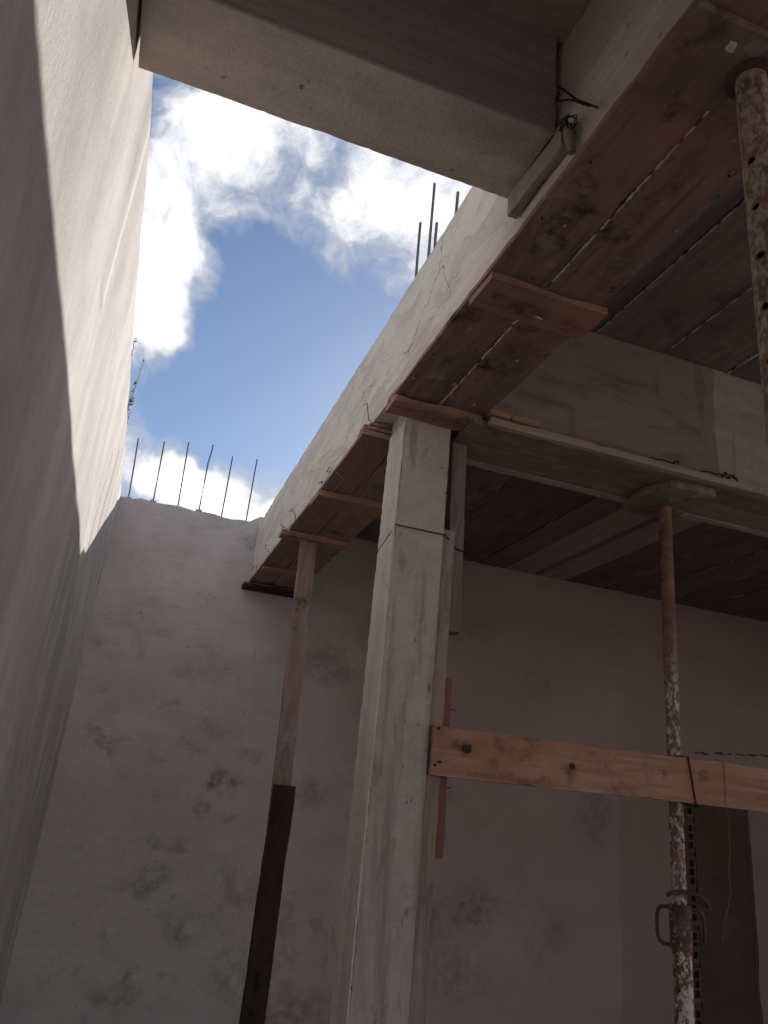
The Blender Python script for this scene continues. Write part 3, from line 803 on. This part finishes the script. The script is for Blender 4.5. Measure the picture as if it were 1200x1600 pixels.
# ------------------------------------------------------------------ horizontal plank with its knots
pk = thing('wooden_plank', (2.5, 3.05, .13), 'long orange wooden plank nailed horizontally from the column to the right', 'plank')
def plank_face():
    x0, x1, y0, y1 = 1.263, 4.6, 3.046, 3.078
    v, f = grid_box(x0, x1, y0, y1, 0, .197, steps=(.05, .016, .03), amp=.003, chip=.005, freq=3)
    out = []
    for p in v:
        t = (p.x - x0) / (x1 - x0)
        out.append(Vector((p.x, p.y, p.z + .140 + .004 * t + .004 * math.sin(p.x * 3))))
    return out, f
v, f = plank_face()
obj('board', v, f, 'plank_wood', pk, 40)
for x, z, r in ((1.42, .255, .024), (1.925, .240, .016), (2.405, .262, .016), (2.61, .281, .014), (2.64, .262, .016), (3.2, .25, .02)):
    n, V, F = 14, [], []
    for ring, (rr, yy) in enumerate(((1.0, .0005), (.8, -.0018), (.5, -.0012), (.2, -.0004))):
        for k in range(n):
            a = 2 * math.pi * k / n
            q = rr * r * .8 * (1 + .5 * noise.noise(Vector((1.6 * math.cos(a), 1.6 * math.sin(a), x * 9))))
            V.append((x + q * 1.25 * math.cos(a), 3.0455 + yy, z + q * math.sin(a)))
    for ring in range(3):
        for k in range(n):
            a, b = ring * n + k, ring * n + (k + 1) % n
            F.append((a, b, b + n, a + n))
    F.append(tuple(3 * n + k for k in range(n)))
    obj('knot', V, F, 'dark_post_wood' if r > .0155 and x < 2 else 'form_wood', pk, 50)
for x, z in ((1.285, .322), (1.28, .175), (1.30, .19)):
    rod('nail', [(x, 3.05, z), (x, 3.038, z)], .0055, 'wire_steel', pk, 8)

# ------------------------------------------------------------------ adjustable steel props
def ring_tube(cx, cy, z0, z1, ro, ri, n=28):
    V, F = [], []
    for r, zz in ((ro, z0), (ro, z1), (ri, z1), (ri, z0)):
        for k in range(n):
            a = 2 * math.pi * k / n
            V.append(Vector((cx + r * math.cos(a), cy + r * math.sin(a), zz)))
    for s in range(4):
        for k in range(n):
            a, b = s * n + k, s * n + (k + 1) % n
            c, d2 = ((s + 1) % 4) * n + (k + 1) % n, ((s + 1) % 4) * n + k
            F.append((a, b, c, d2))
    return V, F
def drilled(name, cx, cy, z0, z1, ro, ri, holes, ang, mat, parent, hr=.0105):
    """hollow tube with the pin holes really cut through it"""
    V, F = ring_tube(cx, cy, z0, z1, ro, ri)
    o = obj(name, V, F, mat, parent)
    dv = Vector((math.cos(ang), math.sin(ang), 0))
    cuts = [sweep([Vector((cx, cy, z)) - dv * ro * 1.6, Vector((cx, cy, z)) + dv * ro * 1.6], hr, 14) for z in holes]
    cv, cf = join(cuts)
    c = obj('cutter', cv, cf, mat)
    md = o.modifiers.new('holes', 'BOOLEAN')
    md.object, md.operation, md.solver = c, 'DIFFERENCE', 'EXACT'
    bpy.context.view_layer.update()
    dg = bpy.context.evaluated_depsgraph_get()
    me = bpy.data.meshes.new_from_object(o.evaluated_get(dg))
    o.modifiers.clear()
    o.data = me
    me.polygons.foreach_set('use_smooth', [True] * len(me.polygons))
    me.set_sharp_from_angle(angle=math.radians(35))
    bpy.data.objects.remove(c)
    return o
def bent(points, r):
    pts = [Vector(p) for p in points]
    out = []
    for i in range(len(pts) - 1):
        p0, p1, p2, p3 = pts[max(i - 1, 0)], pts[i], pts[i + 1], pts[min(i + 2, len(pts) - 1)]
        for s in range(5):
            t = s / 5
            out.append(.5 * ((2 * p1) + (p2 - p0) * t + (2 * p0 - 5 * p1 + 4 * p2 - p3) * t * t + (3 * p1 - p0 - 3 * p2 + p3) * t ** 3))
    out.append(pts[-1])
    return out
# far right prop under the room beam
PX, PY = 2.585, 3.20
pr = thing('steel_prop', (PX, PY, FLOOR), 'rusty adjustable steel prop with flaking white paint under the room beam', 'prop')
drilled('inner_tube', PX, PY, -.36, 1.648, .033, .027, [1.503 - .1325 * i for i in range(13)], math.radians(-14), 'prop_flaked', pr)
drilled('outer_tube', PX + .004, PY, FLOOR + .02, -.42, .041, .0345, [-.62 - .3 * i for i in range(3)], math.radians(20), 'prop_sleeve', pr)
cv, cf = ring_tube(PX + .002, PY, -.47, -.285, .047, .034, 28)
cf2 = []
col_ = obj('collar', cv, cf, 'prop_collar', pr, 35)
zz = [-.305 - .012 * i for i in range(13)]
th = []
for z in zz:
    th.append([(PX + .002 + .0475 * math.cos(a * math.pi / 8), PY + .0475 * math.sin(a * math.pi / 8), z + .006 * a / 16) for a in range(17)])
v, f = join([sweep(t_, .003, 6) for t_ in th])
obj('thread_ridge', v, f, 'prop_collar', col_, 60, kind='stuff')
ax = Vector((.80, -.60, 0)).normalized()
for s in (-1, 1):
    c = Vector((PX + .002, PY, 0))
    rod('handle', bent([c + ax * s * .044 + Vector((0, 0, -.30)), c + ax * s * .082 + Vector((0, 0, -.305)), c + ax * s * .098 + Vector((0, 0, -.335)), c + ax * s * .098 + Vector((0, 0, -.415)), c + ax * s * .082 + Vector((0, 0, -.447)), c + ax * s * .044 + Vector((0, 0, -.452))], 0), .0085, 'rust_iron', pr, 10)
side = Vector((.94, -.33, 0))
toc = Vector((-.55, -.83, 0)).normalized()
c = Vector((PX, PY, -.252))
rod('locking_pin', bent([c - side * .052 + toc * .02, c - side * .045 + toc * .052 + Vector((0, 0, .012)), c + toc * .055 + Vector((0, 0, .022)), c + side * .06 + toc * .05 + Vector((0, 0, .020)), c + side * .115 + toc * .03 + Vector((0, 0, -.002)), c + side * .128 - toc * .005 + Vector((0, 0, -.028)), c + side * .10 - toc * .02 + Vector((0, 0, -.030)), c + side * .02 - toc * .01 + Vector((0, 0, -.012))], 0), .0085, 'rust_iron', pr, 10)
v, f = grid_box(PX - .07, PX + .07, PY - .07, PY + .07, FLOOR, FLOOR + .018, step=.05, amp=.001)
obj('base_plate', v, f, 'rust_iron', pr)
# worn wooden head on it: a short board, broken to a bent outline
def head_board():
    out = [(2.42, 3.36), (2.375, 3.12), (2.44, 2.965), (2.56, 2.935), (2.70, 2.945), (2.715, 3.02), (2.72, 3.30), (2.60, 3.37)]
    rim = []
    for i in range(len(out)):
        a, b = Vector((*out[i], 0)), Vector((*out[(i + 1) % len(out)], 0))
        for s in range(6):
            p = a.lerp(b, s / 6)
            rim.append(p + noise.noise_vector(p * 17) * .012 + noise.noise_vector(p * 60) * .006)
    n = len(rim)
    V, F = [], []
    for z, sc in ((1.6490, .965), (1.656, 1.0), (1.684, 1.0), (1.6965, .98)):
        for p in rim:
            q = Vector((2.56, 3.15, 0)) + (p - Vector((2.56, 3.15, 0))) * sc
            V.append(Vector((q.x, q.y, z)) + noise.noise_vector(Vector((q.x, q.y, z)) * 31) * .003)
    for r_ in range(3):
        for k in range(n):
            a, b = r_ * n + k, r_ * n + (k + 1) % n
            F.append((a, b, b + n, a + n))
    F.append(tuple(range(n - 1, -1, -1)))
    F.append(tuple(3 * n + k for k in range(n)))
    return V, F
v, f = head_board()
hb = obj('head_board', v, f, 'head_wood', None, 45)
hb['label'] = 'worn broken-edged wooden pad on top of the rusty white-flaked prop'
hb['category'] = 'board'
# near prop at the upper right
QX, QY = 1.142, 1.045
pn = thing('steel_prop', (QX, QY, FLOOR), 'thick dusty steel prop with a row of holes at the upper right edge', 'prop')
drilled('inner_tube', QX, QY, -.30, 1.722, .036, .030, [1.447 - .1325 * i for i in range(13)], math.radians(196), 'prop_dusty', pn, hr=.0095)
drilled('outer_tube', QX, QY, FLOOR + .02, -.36, .045, .037, [-.6], math.radians(20), 'prop_sleeve', pn)
cv, cf = ring_tube(QX, QY, -.42, -.26, .051, .037, 28)
obj('collar', cv, cf, 'rust_iron', pn, 35)
cv, cf = sweep([(QX, QY, 1.7225), (QX, QY, 1.7305)], .058, 28)
obj('head_plate', cv, cf, 'rust_iron', pn, 35)
v, f = grid_box(QX - .07, QX + .07, QY - .07, QY + .07, FLOOR, FLOOR + .018, step=.05, amp=.001)
obj('base_plate', v, f, 'rust_iron', pn)

# ------------------------------------------------------------------ spliced timber post under the far run
po = thing('timber_post', (1.11, 5.17, FLOOR), 'spliced timber post with a dark lower half under the far formwork', 'post')
board('upper_board', (1.075, 1.195, 5.155, 5.215, -.55, 1.72), 'post_wood', po, lean=(-.058, 0, 0), amp=.006, chip=.010)
board('lower_board', (1.050, 1.186, 5.075, 5.148, FLOOR, .062), 'dark_post_wood', po, lean=(.005, 0, 0), amp=.004)

# ------------------------------------------------------------------ wires at the plank, weeds on the left wall
t = thing('tie_wire', (2.55, 3.1, .13), 'black wire binding the horizontal plank to the rusty prop', 'wire')
rod('wire_strand', [(2.53, 3.16, .352), (2.532, 3.07, .349), (2.534, 3.041, .345), (2.552, 3.0405, .24), (2.568, 3.041, .138), (2.57, 3.08, .134), (2.58, 3.16, .15)], .0038, 'wire_steel', t, 6)
rod('wire_knot', [(2.568 + .008 * math.cos(a), 3.038 + .004 * math.sin(a), .136 + .008 * math.sin(a * 1.7)) for a in range(7)], .003, 'wire_steel', t, 6)
o = rod('hanging_thread', [(2.70, 3.06, .352), (2.72, 3.043, .35), (2.738, 3.041, .33), (2.735, 3.041, .15), (2.745, 3.04, .08), (2.742, 3.04, -.05), (2.728, 3.04, -.12), (2.735, 3.04, -.20), (2.712, 3.04, -.27), (2.685, 3.04, -.345), (2.675, 3.04, -.40)], .0017, 'thread', None, 5)
o['label'] = 'thin thread dangling from the horizontal plank near the right edge'
o['category'] = 'thread'

def weed(base, tips, lab):
    t = thing('dry_weed', base, lab, 'plant', 'dry weeds on the left wall')
    r = random.Random(int(base[1] * 100))
    leaves = []
    for tip, tuft in tips:
        pts = wander(base, tip, 9, .03, tip[1])
        rod('stem', pts, [.0045 - .0003 * i for i in range(10)], 'dry_leaf', t, 6)
        for i in range(4, 10):
            for _ in range(tuft):
                p = Vector(pts[i])
                dv = Vector((r.uniform(-.3, 1), r.uniform(-1, 1), r.uniform(-.2, 1))).normalized() * r.uniform(.02, .055)
                w_ = dv.cross(Vector((r.random(), r.random(), r.random()))).normalized() * dv.length * .2
                leaves.append(([p, p + dv * .5 + w_, p + dv, p + dv * .5 - w_], [(0, 1, 2, 3)]))
    v, f = join(leaves)
    obj('leaves', v, f, 'dry_leaf', t, kind='stuff')
weed((-.40, 5.75, 2.36), [((-.365, 6.15, 3.33), 1), ((-.375, 5.75, 2.90), 2), ((-.38, 5.95, 2.95), 2)], 'dry weed with a tall bare twig on top of the left wall')
weed((-.40, 4.75, 2.36), [((-.375, 4.86, 2.80), 1)], 'tiny dry sprig higher up along the left wall edge')
weed((-.40, 6.2, 2.36), [((-.372, 6.08, 2.80), 1)], 'tiny dry sprig nearest the rods along the left wall edge')
